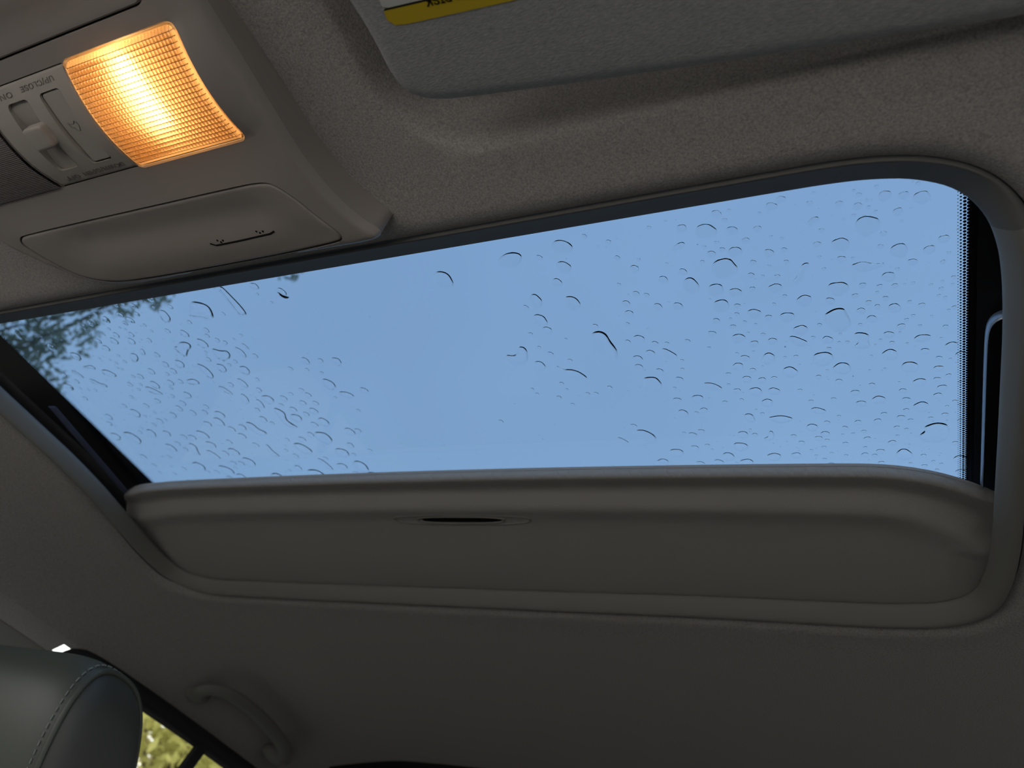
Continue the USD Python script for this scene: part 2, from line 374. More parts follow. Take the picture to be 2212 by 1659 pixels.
# ------------------------------------------------------------------ overhead console
ZC = .325
right = [(-.277, -.08), (-.273, .05), (-.272, .08), (-.2715, .114), (-.271, .138), (-.266, .162), (-.258, .180), (-.250, .1890), (-.2505, .1925), (-.256, .1950)]
outline = chaikin(np.array(right + [(-.307, .1940), (-.361, .1940), (-.431, .1950), (-.455, .1938), (-.473, .1905), (-.494, .181), (-.519, .160), (-.532, .146), (-.539, .120), (-.541, .05), (-.541, -.08)]), 2)
C_OUT = Polygon(outline)
door_line = chaikin(np.array([(-.500, .1425), (-.450, .1425), (-.396, .143), (-.330, .1435), (-.300, .144), (-.293, .148), (-.286, .158), (-.281, .169), (-.2735, .182), (-.2725, .187), (-.277, .1900), (-.36, .1912), (-.44, .1905), (-.466, .188), (-.49, .179), (-.504, .163), (-.512, .149), (-.509, .1435)]), 2)
DOOR = Polygon(door_line)
lens_line = np.array(rrect(-.3725, .0575, -.2945, .1185, (.004, .003, .003, .004)))
LENS = Polygon(lens_line)
panel_line = np.array([(-.3735, .0572), (-.3735, .1183), (-.4385, .1183), (-.4425, .100), (-.4440, .078), (-.4400, .0572)])
PANEL = Polygon(panel_line)
lens2 = Polygon([(-.4395, .1183), (-.4435, .100), (-.4450, .078), (-.4410, .0572), (-.512, .0575), (-.514, .060), (-.514, .1165), (-.512, .1183)])
mic = Polygon(rrect(-.500, -.05, -.298, .0455, (.0, .011, .011, .0)))
def bulge(x, y):
    return ZC - .0058 * np.clip(1 - ((y - .088) / .0305) ** 2, 0, 1)
def con_z(x, y):
    d = boundary_distance(C_OUT, np.c_[x, y])
    r = .0055
    q = np.clip(1 - d / r, 0, 1)
    pod = .0058 * np.clip(1 - ((y - .088) / .0305) ** 2, 0, 1) * (1 - smoothstep((x + .2925) / .019)) * smoothstep((x + .538) / .02)
    return ZC - pod + r * (1 - np.sqrt(1 - q * q)) - .002 * smoothstep((d - .004) / .03) * smoothstep((y - .125) / .03)
console = thing("overhead_console", "grey plastic overhead console with a lit map lamp beside the sunroof", "overhead console")
shell_poly = C_OUT.difference(DOOR.buffer(.0008)).difference(LENS.buffer(.0018)).difference(PANEL.buffer(.0004)).difference(lens2.buffer(.0006)).difference(mic.buffer(.0009))
cr = resample(outline, .004)
shell = [patch(shell_poly, con_z, .007, near=(.0016, .008)), wall_strip(cr, ZC + .0055, .352)]
for hole in (DOOR.buffer(.0008), mic.buffer(.0009)):
    r = resample(np.array(hole.exterior.coords)[:-1], .003)
    shell.append(wall_strip(r, con_z(r[:, 0], r[:, 1]), ZC + .006))
for hole in (LENS.buffer(.0020), PANEL.buffer(.0004), lens2.buffer(.0006)):
    r = resample(np.array(hole.exterior.coords)[:-1], .002)
    shell.append(wall_strip(r, con_z(r[:, 0], r[:, 1]), ZC + .012))
put("housing", shell, "console_plastic", console, smooth=45)
put("joint_backing", [patch(DOOR.buffer(.002).difference(DOOR.buffer(-.003)), lambda x, y: 0 * x + ZC + .005, .01), patch(mic.buffer(.002).difference(mic.buffer(-.003)), lambda x, y: 0 * x + ZC + .005, .01),
    patch(PANEL.buffer(.002).difference(PANEL.buffer(-.002)), lambda x, y: 0 * x + ZC + .010, .01)], "gap_black", console, smooth=False, label="dark gap behind the joints")
def door_z(x, y):
    base = con_z(x, y)
    valley = .0032 * np.exp(-((y - .158 - .02 * (x + .39)) / .011) ** 2) - .0012 * np.exp(-((y - .180) / .009) ** 2)
    return base + valley * smoothstep((x + .50) / .05) * smoothstep((-.285 - x) / .04) + edge_round(DOOR, x, y)
dm = patch(DOOR, door_z, .005, near=(.0008, .004))
dr = resample(door_line, .003)
door = put("sunglasses_door", [dm, wall_strip(dr, door_z(dr[:, 0], dr[:, 1]), ZC + .0058)], "console_plastic", console, smooth=45, label="hinged storage door with rounded corners")
grip = np.array([(-.362, .1738), (-.3585, .1757), (-.34, .1757), (-.316, .1752), (-.3125, .1742)])
gp = np.c_[grip, door_z(grip[:, 0], grip[:, 1]) - .0001]
dotp = [(-.3555, .1728), (-.3535, .1742), (-.3515, .1735), (-.3245, .1722), (-.3225, .1734), (-.3200, .1729)]
put("grip_mark", [tube(gp, .0006, .0003, n=6)] + [trimesh.Trimesh(*disc(a, b, .00075, float(door_z(np.array([a]), np.array([b]))[0]) - .00015), process=False) for a, b in dotp], "gap_black", door, label="small dotted press mark")
mz = lambda x, y: ZC + .0008 + edge_round(mic, x, y) - .0022 * smoothstep((boundary_distance(mic, np.c_[x, y]) - .012) / .012)
put("front_cover", patch(mic, mz, .006, near=(.001, .005)), "console_plastic", console, label="separate cover plate with a raised middle")

# lit lens: shell of small pillow cells, lamp tub with a festoon bulb behind
NX, NY = 34, 24
def lens_z(x, y):
    u, v = (x + .3725) / .078 * NX, (y - .0575) / .061 * NY
    fu, fv = (u % 1) - .5, (v % 1) - .5
    pillow = .0010 * (1 - np.maximum(np.abs(2 * fu) ** 3, np.abs(2 * fv) ** 3))
    d = boundary_distance(LENS, np.c_[x, y])
    edge = smoothstep((d - .0022) / .0008)
    return bulge(x, y) - .0012 - pillow * edge + edge_round(LENS, x, y, .0022)
k = 6
gx, gy = np.meshgrid(-.3725 + .078 * np.arange(0, NX * k + 1) / (NX * k), .0575 + .061 * np.arange(0, NY * k + 1) / (NY * k))
lp = np.c_[gx.ravel(), gy.ravel()]
lm = loft(np.c_[lp, lens_z(lp[:, 0], lp[:, 1])].reshape(NY * k + 1, NX * k + 1, 3))
lm.invert()
dark_lines = []
for i in range(1, NY):
    y = .0575 + .061 * i / NY
    q = np.c_[np.linspace(-.3722, -.2948, 40), np.full(40, y)]
    dark_lines.append(tube(np.c_[q, bulge(q[:, 0], q[:, 1]) - .0013 + edge_round(LENS, q[:, 0], q[:, 1], .0022)], .00020, n=4, cap=False))
for i in range(1, NX):
    x = -.3725 + .078 * i / NX
    q = np.c_[np.full(30, x), np.linspace(.0578, .1182, 30)]
    dark_lines.append(tube(np.c_[q, bulge(q[:, 0], q[:, 1]) - .0013 + edge_round(LENS, q[:, 0], q[:, 1], .0022)], .00011, n=4, cap=False, up=(1, 0, 0)))
lens = put("lit_lamp_lens", [lm, wall_strip(resample(np.array(box(-.3725, .0575, -.2945, .1185).exterior.coords)[:-1], .002), ZC + .0015, ZC + .006)], "lens_amber", console, smooth=50, label="glowing amber moulded lens of the map lamp")
bz = np.array(LENS.buffer(.0006).exterior.coords)[:-1]; bz2 = np.array(LENS.buffer(.0018).exterior.coords)[:-1]
bz = resample(bz, .0015); bz2 = np.array([bz2[np.argmin(np.hypot(*(bz2 - q).T))] for q in bz])
put("lens_bezel", loft([np.c_[bz, con_z(*bz.T) + .0014], np.c_[bz2, con_z(*bz2.T) - .0001]], closed_v=True), "switch_plastic", console, smooth=60, label="bevelled surround of the lit lens")
put("lens_dark_line", dark_lines, "lens_dark_line", lens, smooth=True, kind="stuff", label="fine grid of brown lines painting the dark refraction between lens cells")  # brown lines stand in for dark refraction between the pillow cells
tub = [bx(-.3725, -.2945, .0575, .1185, ZC + .0195, ZC + .0205), bx(-.3727, -.3717, .0575, .1185, ZC + .004, ZC + .020), bx(-.2953, -.2943, .0575, .1185, ZC + .004, ZC + .020), bx(-.3725, -.2945, .0573, .0583, ZC + .004, ZC + .020), bx(-.3725, -.2945, .1177, .1187, ZC + .004, ZC + .020)]
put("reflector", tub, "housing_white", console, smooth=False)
bulb = trimesh.creation.capsule(height=.032, radius=.0036, count=[12, 12])
bulb.apply_transform(trimesh.transformations.rotation_matrix(math.pi / 2, [1, 0, 0]))
bulb.apply_translation(-bulb.bounds.mean(0) + [-.3375, .083, ZC + .0035])
put("bulb", bulb, "bulb_glow", console)
NX2 = 40
def lens2_z(x, y):
    return bulge(x, y) - .0010 - .00025 * np.abs(np.sin(y / .0011 * math.pi)) - .00012 * np.abs(np.sin(x / .0016 * math.pi))
plain("lens_clear", (.16, .14, .14), .25, .5)
ys = np.arange(.0573, .1183, .000275)
rows = []
for y in ys:
    xr = np.interp(y, [.0572, .078, .100, .1183], [-.4412, -.4452, -.4437, -.4397])
    xs = np.linspace(-.514, xr, 80)
    rows.append(np.c_[xs, np.full(80, y), lens2_z(xs, np.full(80, y))])
l2 = loft(rows); l2.invert()
put("unlit_lamp_lens", l2, "lens_clear", console, smooth=30, label="dark ribbed lens of the unlit map lamp")

# switch panel
ROCK = Polygon(rrect(-.4000, .0665, -.3835, .1095, (.0025,) * 4))
SLID = Polygon(rrect(-.4275, .0665, -.4100, .1085, (.003,) * 4))
pz = lambda x, y: bulge(x, y) + edge_round(PANEL, x, y, .001) * 1.0
sw = put("switch_panel", patch(PANEL.difference(ROCK).difference(SLID), pz, .004, near=(.0008, .003)), "switch_plastic", console, smooth=45)
def rocker_z(x, y):
    return bulge(x, y) + .0018 + .0011 * np.abs((y - .088) / .02) ** 3 * -1 + edge_round(ROCK.buffer(-.0006), x, y, .001)
rk = [patch(ROCK.buffer(-.0006), rocker_z, .003, near=(.0007, .002))]
put("rocker_switch", rk, "switch_plastic", sw, smooth=45)
rw = resample(np.array(ROCK.exterior.coords)[:-1], .002)
sw2 = resample(np.array(SLID.exterior.coords)[:-1], .002)
wells = [wall_strip(rw, pz(rw[:, 0], rw[:, 1]), ZC + .004), wall_strip(sw2, pz(sw2[:, 0], sw2[:, 1]), ZC + .004), patch(ROCK, lambda x, y: 0 * x + ZC + .004, .006)]
wells.append(patch(SLID, lambda x, y: bulge(x, y) + .0035 + .0015 * np.cos((y - .088) / .021 * math.pi), .004))
put("switch_well", wells, "switch_plastic", sw, smooth=40)
kz = float(bulge(np.array([0.0]), np.array([.086]))[0])
knob = trimesh.creation.box([.0150, .0135, .0075])
knob = knob.subdivide().subdivide().subdivide()
kv = knob.vertices / [.0075, .00675, .00375]
kv = kv / (np.sum(np.abs(kv) ** 7, 1, keepdims=True) ** (1 / 7))
knob = trimesh.Trimesh(kv * [.0075, .00675, .00375] + [-.4150, .0860, kz - .0015], knob.faces, process=False)
put("slide_knob", knob, "switch_plastic", sw, smooth=60)
def emboss(text, x, y, h, depth=.0003):
    """raised lettering on the panel, read by someone facing the windscreen's opposite way up"""
    t = meshkit.text_mesh(text, h, depth)
    v = np.array(t.vertices)
    q = np.c_[x - v[:, 0], y + v[:, 1], 0 * v[:, 0]]
    q[:, 2] = bulge(q[:, 0], q[:, 1]) + .00005 - v[:, 2]
    return trimesh.Trimesh(q, t.faces, process=False)
plain("switch_print", (.22, .20, .185), .5, .4)
def width(text, h):
    return float(np.ptp(meshkit.text_mesh(text, h).vertices[:, 0]))
for text, xa, xb, y in (("UP/CLOSE", -.3835, -.4105, .0605), ("ON", -.4185, -.4290, .0610), ("DOWN/OPEN", -.3800, -.4135, .1128), ("OFF", -.4175, -.4290, .1128)):
    h = .0026
    e = emboss(text, 0, 0, h)
    s = abs(xb - xa) / width(text, h)
    v = np.array(e.vertices)
    v[:, 0] = v[:, 0] * s + xa
    v[:, 1] += y
    v[:, 2] = bulge(v[:, 0], v[:, 1]) - .0003 * (e.vertices[:, 2] < np.median(e.vertices[:, 2]))
    put("lettering", trimesh.Trimesh(v, e.faces, process=False), "switch_print", sw, smooth=False, label=f"raised letters {text}")
ic = np.array([(0, 0), (.15, .5), (.4, .55), (.5, .9), (.75, 1), (1, .55), (1, .1), (.8, -.05), (.6, .2), (.3, .15), (0, 0)])
icp = np.c_[-.3945 + ic[:, 0] * .0065, .0845 + ic[:, 1] * .0055]
put("roof_symbol", tube(np.c_[icp, rocker_z(icp[:, 0], icp[:, 1]) - .0001], .00025, n=5), "trim_plastic", sw, label="fine outlined symbol on the rocker")

# ------------------------------------------------------------------ sun visor with warning label
VS = 1.07                                     # the visor hangs close under the lining
vis_z = lambda x, y: .312 * VS + .30 * (y - .13 * VS)
vis_line = chaikin(np.array([(-.181, -.05), (-.183, .060), (-.184, .084), (-.187, .100), (-.1865, .110), (-.183, .1165), (-.174, .1215), (-.161, .124), (-.099, .1322), (-.027, .1407), (.052, .1485), (.16, .158), (.215, .160), (.235, .150), (.240, .12), (.240, -.05)]) * VS, 2)
VIS = Polygon(vis_line)
def vis_low(x, y):
    return vis_z(x, y) + .008 * (edge_round(VIS, x, y, .010) / .010)
def vis_top(x, y):
    return vis_z(x, y) + .015 - .007 * (edge_round(VIS, x, y, .010) / .010)
vs = thing("sun_visor", "grey knitted-fabric sun visor folded up above the driver's seat", "sun visor")
put("panel", [patch(VIS, vis_low, .010, near=(.0015, .011)), patch(VIS, vis_top, .015, up=True, near=(.003, .011))], "visor_fabric", vs, smooth=60)
lab_z = lambda x, y: vis_z(x, y) - .0003
LAB = Polygon(chaikin(np.array([(-.1678, .069), (-.1690, .0735), (-.1702, .0775), (-.1697, .0802), (-.1670, .0818), (-.150, .0832), (-.1196, .0857), (-.0700, .0895), (-.0650, .0880), (-.0640, .080), (-.0600, .03), (-.1640, .022), (-.1660, .05)]) * VS, 1))
upper = Polygon([(-.20, .0708), (-.03, .0848), (-.03, 0), (-.20, 0)])
upper = shapely.affinity.scale(upper, VS, VS, origin=(0, 0))
line = Polygon([(-.20, .0708), (-.03, .0848), (-.03, .0856), (-.20, .0716)])
line = shapely.affinity.scale(line, VS, VS, origin=(0, 0))
lb = put("warning_label", patch(LAB.difference(upper), lab_z, .004), "label_yellow", vs, smooth=False, label="yellow and white printed warning label")
put("white_field", patch(LAB.intersection(upper), lab_z, .004), "label_white", lb, smooth=False)
put("divider_line", patch(LAB.intersection(line), lambda x, y: lab_z(x, y) - .0001, .002), "print_black", lb, smooth=False)
t = meshkit.text_mesh("ROLLOVER RISK", .0036, .0001, bold=True)
v = np.array(t.vertices)
v[:, 0] *= .95
wt = np.ptp(v[:, 0])
v *= VS; wt *= VS
xx = -.1508 * VS + (wt - v[:, 0])
yb = .0743 * VS + (xx + .1508 * VS) * .0823 + v[:, 1] 
put("lettering", trimesh.Trimesh(np.c_[xx, yb, lab_z(xx, yb) - .0002], t.faces[:, ::-1], process=False), "print_black", lb, smooth=False, label="black heading ROLLOVER RISK")

# ------------------------------------------------------------------ passenger seat with headrest
seat = thing("car_seat", "dark green-grey leather front passenger seat with a stitched headrest", "car seat")
HA = np.array([.140, .055, .137]); HC = np.array([-.747, .524, .0525])
def head_row(x, n=64):
    u = np.clip(abs(x - HC[0]) / HA[0], 0, .9999)
    k = (1 - u ** 6) ** (1 / 6)
    a = np.linspace(0, 2 * np.pi, n, endpoint=False)
    c, s = np.cos(a), np.sin(a)
    e = 2 / 2.7
    y = np.sign(c) * np.abs(c) ** e * HA[1] * (.25 + .75 * k)
    z = np.sign(s) * np.abs(s) ** e * HA[2] * (.25 + .75 * k)
    y = y - .28 * z                                              # leans a little towards the windscreen
    return np.c_[np.full(n, x), HC[1] + y, HC[2] + z]
XS = HC[0] + HA[0] * .90
xs = HC[0] + HA[0] * np.sin(np.linspace(-1, math.asin(.90) / (math.pi / 2), 40) * math.pi / 2)
cush = loft([head_row(x) for x in xs], closed_v=True)
xs2 = HC[0] + HA[0] * np.sin(np.linspace(math.asin(.90), math.pi / 2, 16))
rows = [head_row(x) for x in xs2]
rows.append(np.repeat(rows[-1].mean(0)[None], 64, 0))
hr = put("headrest", cush, "leather", seat, smooth=True)
put("side_panel", loft(rows, closed_v=True), "leather_side", hr, smooth=True)
seam = head_row(XS, 160)
seam_c = seam.mean(0)
put("piping", tube(seam + (seam - seam_c) * .012, .0026, up=(1, 0, 0), n=8, closed=True), "leather", hr, smooth=True)
st = []
r2 = head_row(XS - .008, 400)
r2 = resample(r2, .0005)
cen = r2.mean(0)
for i in range(0, len(r2) - 10, 13):
    seg = r2[i:i + 9:2]
    st.append(tube(seg + (seg - cen) * .008, .0007, n=5, up=(1, 0, 0)))
put("stitching", st, "thread", hr, smooth=False, kind="stuff")
for dx in (-.07, .07):
    put("headrest_post", tube(np.array([(HC[0] + dx, .505, -.06), (HC[0] + dx, .525, -.16)]), .006), "rail_metal", seat)
bk = trimesh.creation.box([.46, .14, .60]).subdivide().subdivide().subdivide()
bv = bk.vertices / [.24, .07, .30]
bv = bv / (np.sum(np.abs(bv) ** 5, 1, keepdims=True) ** .2)
bv = bv * [.225, .07, .30]
bv[:, 1] += .18 * (bv[:, 2] + .3)
put("backrest", trimesh.Trimesh(bv + [-.728, .43, -.42], bk.faces, process=False), "leather", seat, smooth=True)
sc_ = trimesh.creation.box([.46, .50, .16]).subdivide().subdivide().subdivide()
sv = sc_.vertices / [.25, .25, .08]
sv = sv / (np.sum(np.abs(sv) ** 5, 1, keepdims=True) ** .2)
put("seat_base", trimesh.Trimesh(sv * [.225, .25, .08] + [-.728, .16, -.68], sc_.faces, process=False), "leather", seat, smooth=True)
put("seat_pedestal", bx(-.93, -.53, 0, .36, -.83, -.74), "cabin_dark", seat)

# ------------------------------------------------------------------ grab handle
hd = thing("grab_handle", "curved grey grab handle on the headliner above the rear door window", "grab handle")
HP = np.array([(-.916, .850, .298), (-.885, .826, .301), (-.863, .838, .307), (-.8555, .875, .309), (-.8595, .935, .3085), (-.867, .985, .3055), (-.876, 1.028, .300), (-.889, 1.044, .2955), (-.906, 1.050, .292)])
p = chaikin(HP, 3, closed=False)
nrm = np.array([.35, 0, -1.0]); nrm /= np.linalg.norm(nrm)
s = np.r_[0, np.cumsum(np.linalg.norm(np.diff(p, axis=0), axis=1))]; s /= s[-1]
put("grip", tube(p, .0115, .0065, up=nrm, n=16, taper=np.interp(s, [0, .08, .25, .75, .92, 1], [.75, 1.0, 1.0, 1.0, 1.0, .75])), "trim_plastic", hd, smooth=60)
for e, k in ((p[0], 1.0), (p[-1], 1.35)):
    q = trimesh.creation.icosphere(2, 1.0)
    qv = q.vertices * [.016 * k, .022 * k, .014]
    put("mount", trimesh.Trimesh(qv + e - nrm * .006, q.faces, process=False), "trim_plastic", hd, smooth=True)

# ------------------------------------------------------------------ cabin shell, rear door window
w2 = thing("window_2", "rear door window with black rubber frame behind the headrest", "window", kind="structure")
put("pane", (np.array([(-.972, .60, -.10), (-.972, 1.36, -.10), (-.966, 1.36, .275), (-.966, .60, .275)]), np.array([[0, 1, 2], [0, 2, 3]])), "side_glass", w2, smooth=False)
sealp = np.array([(-.955, .661, .250), (-.954, .665, .259), (-.952, .690, .268), (-.951, .80, .2695), (-.950, .92, .2685), (-.950, 1.05, .2660), (-.950, 1.36, .2600)])
put("rubber_seal", [tube(chaikin(sealp, 2, closed=False), .0125, .010, up=(1, .01, 0), n=12), tube(chaikin(sealp + [-.006, 0, -.008], 2, closed=False), .006, .006, up=(1, .01, 0), n=8)], "rubber_black", w2)
put("divider_bar", tube(np.array([(-.952, .938, .258), (-.955, .905, .12), (-.962, .852, -.10)]), .013, .006, up=(1, .01, 0), n=8), "rubber_black", w2)
def side_wall(x, s):
    q = [bx(min(x, x - s * .05), max(x, x - s * .05), -.95, 1.9, -.85, -.10)]
    q += [bx(min(x, x - s * .04), max(x, x - s * .04), a, b, -.11, .30) for a, b in ((.42, .636), (1.14, 1.9))]
    q += [bx(min(x, x - s * .04), max(x, x - s * .04), -.24, 1.9, .30, .40)]
    return q
put("wall_right", side_wall(-.975, 1), "cabin_trim", label="dark door and pillar wall on the front passenger side", category="cabin wall", kind="structure")
pil = [loft([np.c_[np.full(12, -.957 - .01 * k), np.linspace(.28, .641, 12), np.full(12, .256 - k * .12)] for k in range(4)])]
pil[0].invert()
put("trim_3", pil, "trim_plastic", label="grey-brown pillar trim meeting the headliner above the headrest", category="pillar trim", kind="structure", smooth=False)
put("wall_left", side_wall(.33, -1), "cabin_trim", label="dark door and pillar wall on the driver's side", category="cabin wall", kind="structure")
put("wall_rear", [bx(-1.0, .36, 1.86, 1.9, -.85, -.05), bx(-1.0, .36, 1.86, 1.9, .22, .40), bx(-1.0, -.55, 1.86, 1.9, -.05, .22), bx(-.1, .36, 1.86, 1.9, -.05, .22)], "cabin_trim", label="dark tailgate wall at the rear of the cabin", category="cabin wall", kind="structure")
dash_s = [(-.98, -.20), (-.80, -.155), (-.62, -.125), (-.48, -.115), (-.42, -.13), (-.39, -.18), (-.40, -.30), (-.50, -.85)]
dash_p = chaikin(np.array(dash_s), 2, closed=False)
put("wall_front", loft([np.c_[np.full(len(dash_p), x), dash_p] for x in np.linspace(-.99, .33, 12)]), "dash_bounce", smooth=50, label="unseen dashboard made light beige to bounce light onto the headliner", category="dashboard", kind="structure")  # unseen dashboard, enlarged and made pale to bounce light onto the lining
put("floor", bx(-1.02, .38, -1.0, 1.9, -.87, -.83), "cabin_dark", label="dark carpeted floor of the car cabin", category="floor", kind="structure")
put("bounce_hood", [trimesh.creation.box([1.5, 1.2, .05], transform=trimesh.transformations.rotation_matrix(.12, [1, 0, 0], [0, 0, 0])).apply_translation([-.35, -1.75, -.20])], "hood_bounce", label="unseen light beige bonnet added to bounce light through the windscreen", category="added car bonnet", kind="structure")  # unseen bonnet, added to bounce light in low from the front
put("ground", patch(box(-60, -60, 60, 60), lambda x, y: 0 * x - Z0, 20, up=True), "asphalt", smooth=False, label="wet grey ground outside the car", category="ground", kind="structure")

# ------------------------------------------------------------------ trees outside
rng = np.random.default_rng(11)
def leaf_cloud(centres, radii, n, size, seed, keep=None):
    r = np.random.default_rng(seed)
    centres, radii = np.asarray(centres, float), np.asarray(radii, float)
    w = radii ** 2 / (radii ** 2).sum()
    k = r.choice(len(centres), n, p=w)
    d = r.normal(size=(n, 3)); d /= np.linalg.norm(d, axis=1)[:, None]
    c = centres[k] + d * (radii[k] * r.uniform(.35, 1.0, n) ** .6)[:, None]
    a = r.normal(size=(n, 3)); a /= np.linalg.norm(a, axis=1)[:, None]
    b = np.cross(a, r.normal(size=(n, 3))); b /= np.linalg.norm(b, axis=1)[:, None]
    L = size * r.uniform(.6, 1.3, n)[:, None]
    v = np.stack([c - a * L, c + b * L * .45 , c + a * L, c - b * L * .45], 1).reshape(-1, 3)
    i = np.arange(n)[:, None] * 4
    f = np.r_[i + [0, 1, 2], i + [0, 2, 3]]
    return trimesh.Trimesh(v, f, process=False)
def tree(name, label, category, base, top, lobes, n, size, look, seed, group=None, twig=.04):
    t = thing(name, label, category, group)
    base, top = np.array(base, float), np.array(top, float)
    k = np.linspace(0, 1, 8)[:, None]
    path = base * (1 - k) + top * k + np.sin(k * 5 + seed) * [.08, .06, 0]
    put("trunk", tube(path, .13, n=10, taper=np.linspace(1, .3, 8)), "bark", t)
    r = np.random.default_rng(seed)
    for c, rad in lobes:
        st = path[r.integers(3, 8)]
        mid = (st + np.array(c)) / 2 + r.normal(size=3) * .15
        put("branch", tube(chaikin(np.array([st, mid, np.array(c)]), 2, closed=False), twig, n=6, taper=np.linspace(1, .25, len(chaikin(np.array([st, mid, np.array(c)]), 2, closed=False)))), "bark", t)
    put("foliage", leaf_cloud([c for c, _ in lobes], [q for _, q in lobes], n, size, seed), look, t, smooth=False, kind="stuff")
    return t
D = lambda d, L: np.array(d) * L
tree("roadside_tree", "dark-leaved tree overhanging the passenger-side front corner of the sunroof", "tree", (-8.6, 1.9, -Z0), (-8.3, 2.0, 4.2),
    [(D((-.880, .255, .400), 7.0), .62), (D((-.845, .335, .425), 6.8), .34), (D((-.812, .318, .487), 6.6), .30), (D((-.838, .295, .46), 6.7), .36), (D((-.83, .25, .50), 6.6), .40), (D((-.752, .348, .560), 6.2), .13), (D((-.775, .340, .535), 6.3), .12),
     (D((-.628, .405, .664), 5.6), .085), (D((-.645, .405, .650), 5.6), .085), (D((-.70, .35, .63), 6.0), .25), (D((-.90, .20, .33), 7.2), .9), (D((-.86, .16, .48), 7.0), .8)], 10000, .032, "leaf_dark", 3, twig=.012)
tree("roadside_tree", "bright yellow-green tree seen through the rear door window beside the headrest", "tree", (-7.6, 7.1, -Z0), (-7.6, 7.1, 2.8),
    [((-7.4, 6.9, .2), .95), ((-7.8, 7.2, 1.4), .9), ((-7.3, 7.2, 2.2), .8), ((-7.9, 6.6, 2.3), .7), ((-7.5, 7.6, 1.9), .8)], 3600, .085, "leaf_bright", 4)
tree("roadside_tree", "olive-brown tree behind the bright one outside the rear door window", "tree", (-11.9, 11.0, -Z0), (-11.9, 11.0, 3.4),
    [((-11.7, 10.6, .6), 1.5), ((-12.1, 11.4, 1.9), 1.6), ((-11.3, 11.9, 2.8), 1.4), ((-12.3, 10.2, 3.0), 1.4), ((-10.9, 12.4, 1.5), 1.4)], 5000, .10, "leaf_olive", 5)
tree("roadside_tree", "yellow-green tree seen past the divider bar of the rear door window", "tree", (-6.3, 9.6, -Z0), (-6.3, 9.6, 2.4),
    [((-6.3, 9.5, .4), .8), ((-6.5, 9.8, 1.4), .8), ((-6.0, 9.6, 2.0), .7), ((-6.4, 9.2, 2.1), .6)], 3000, .085, "leaf_bright", 6)

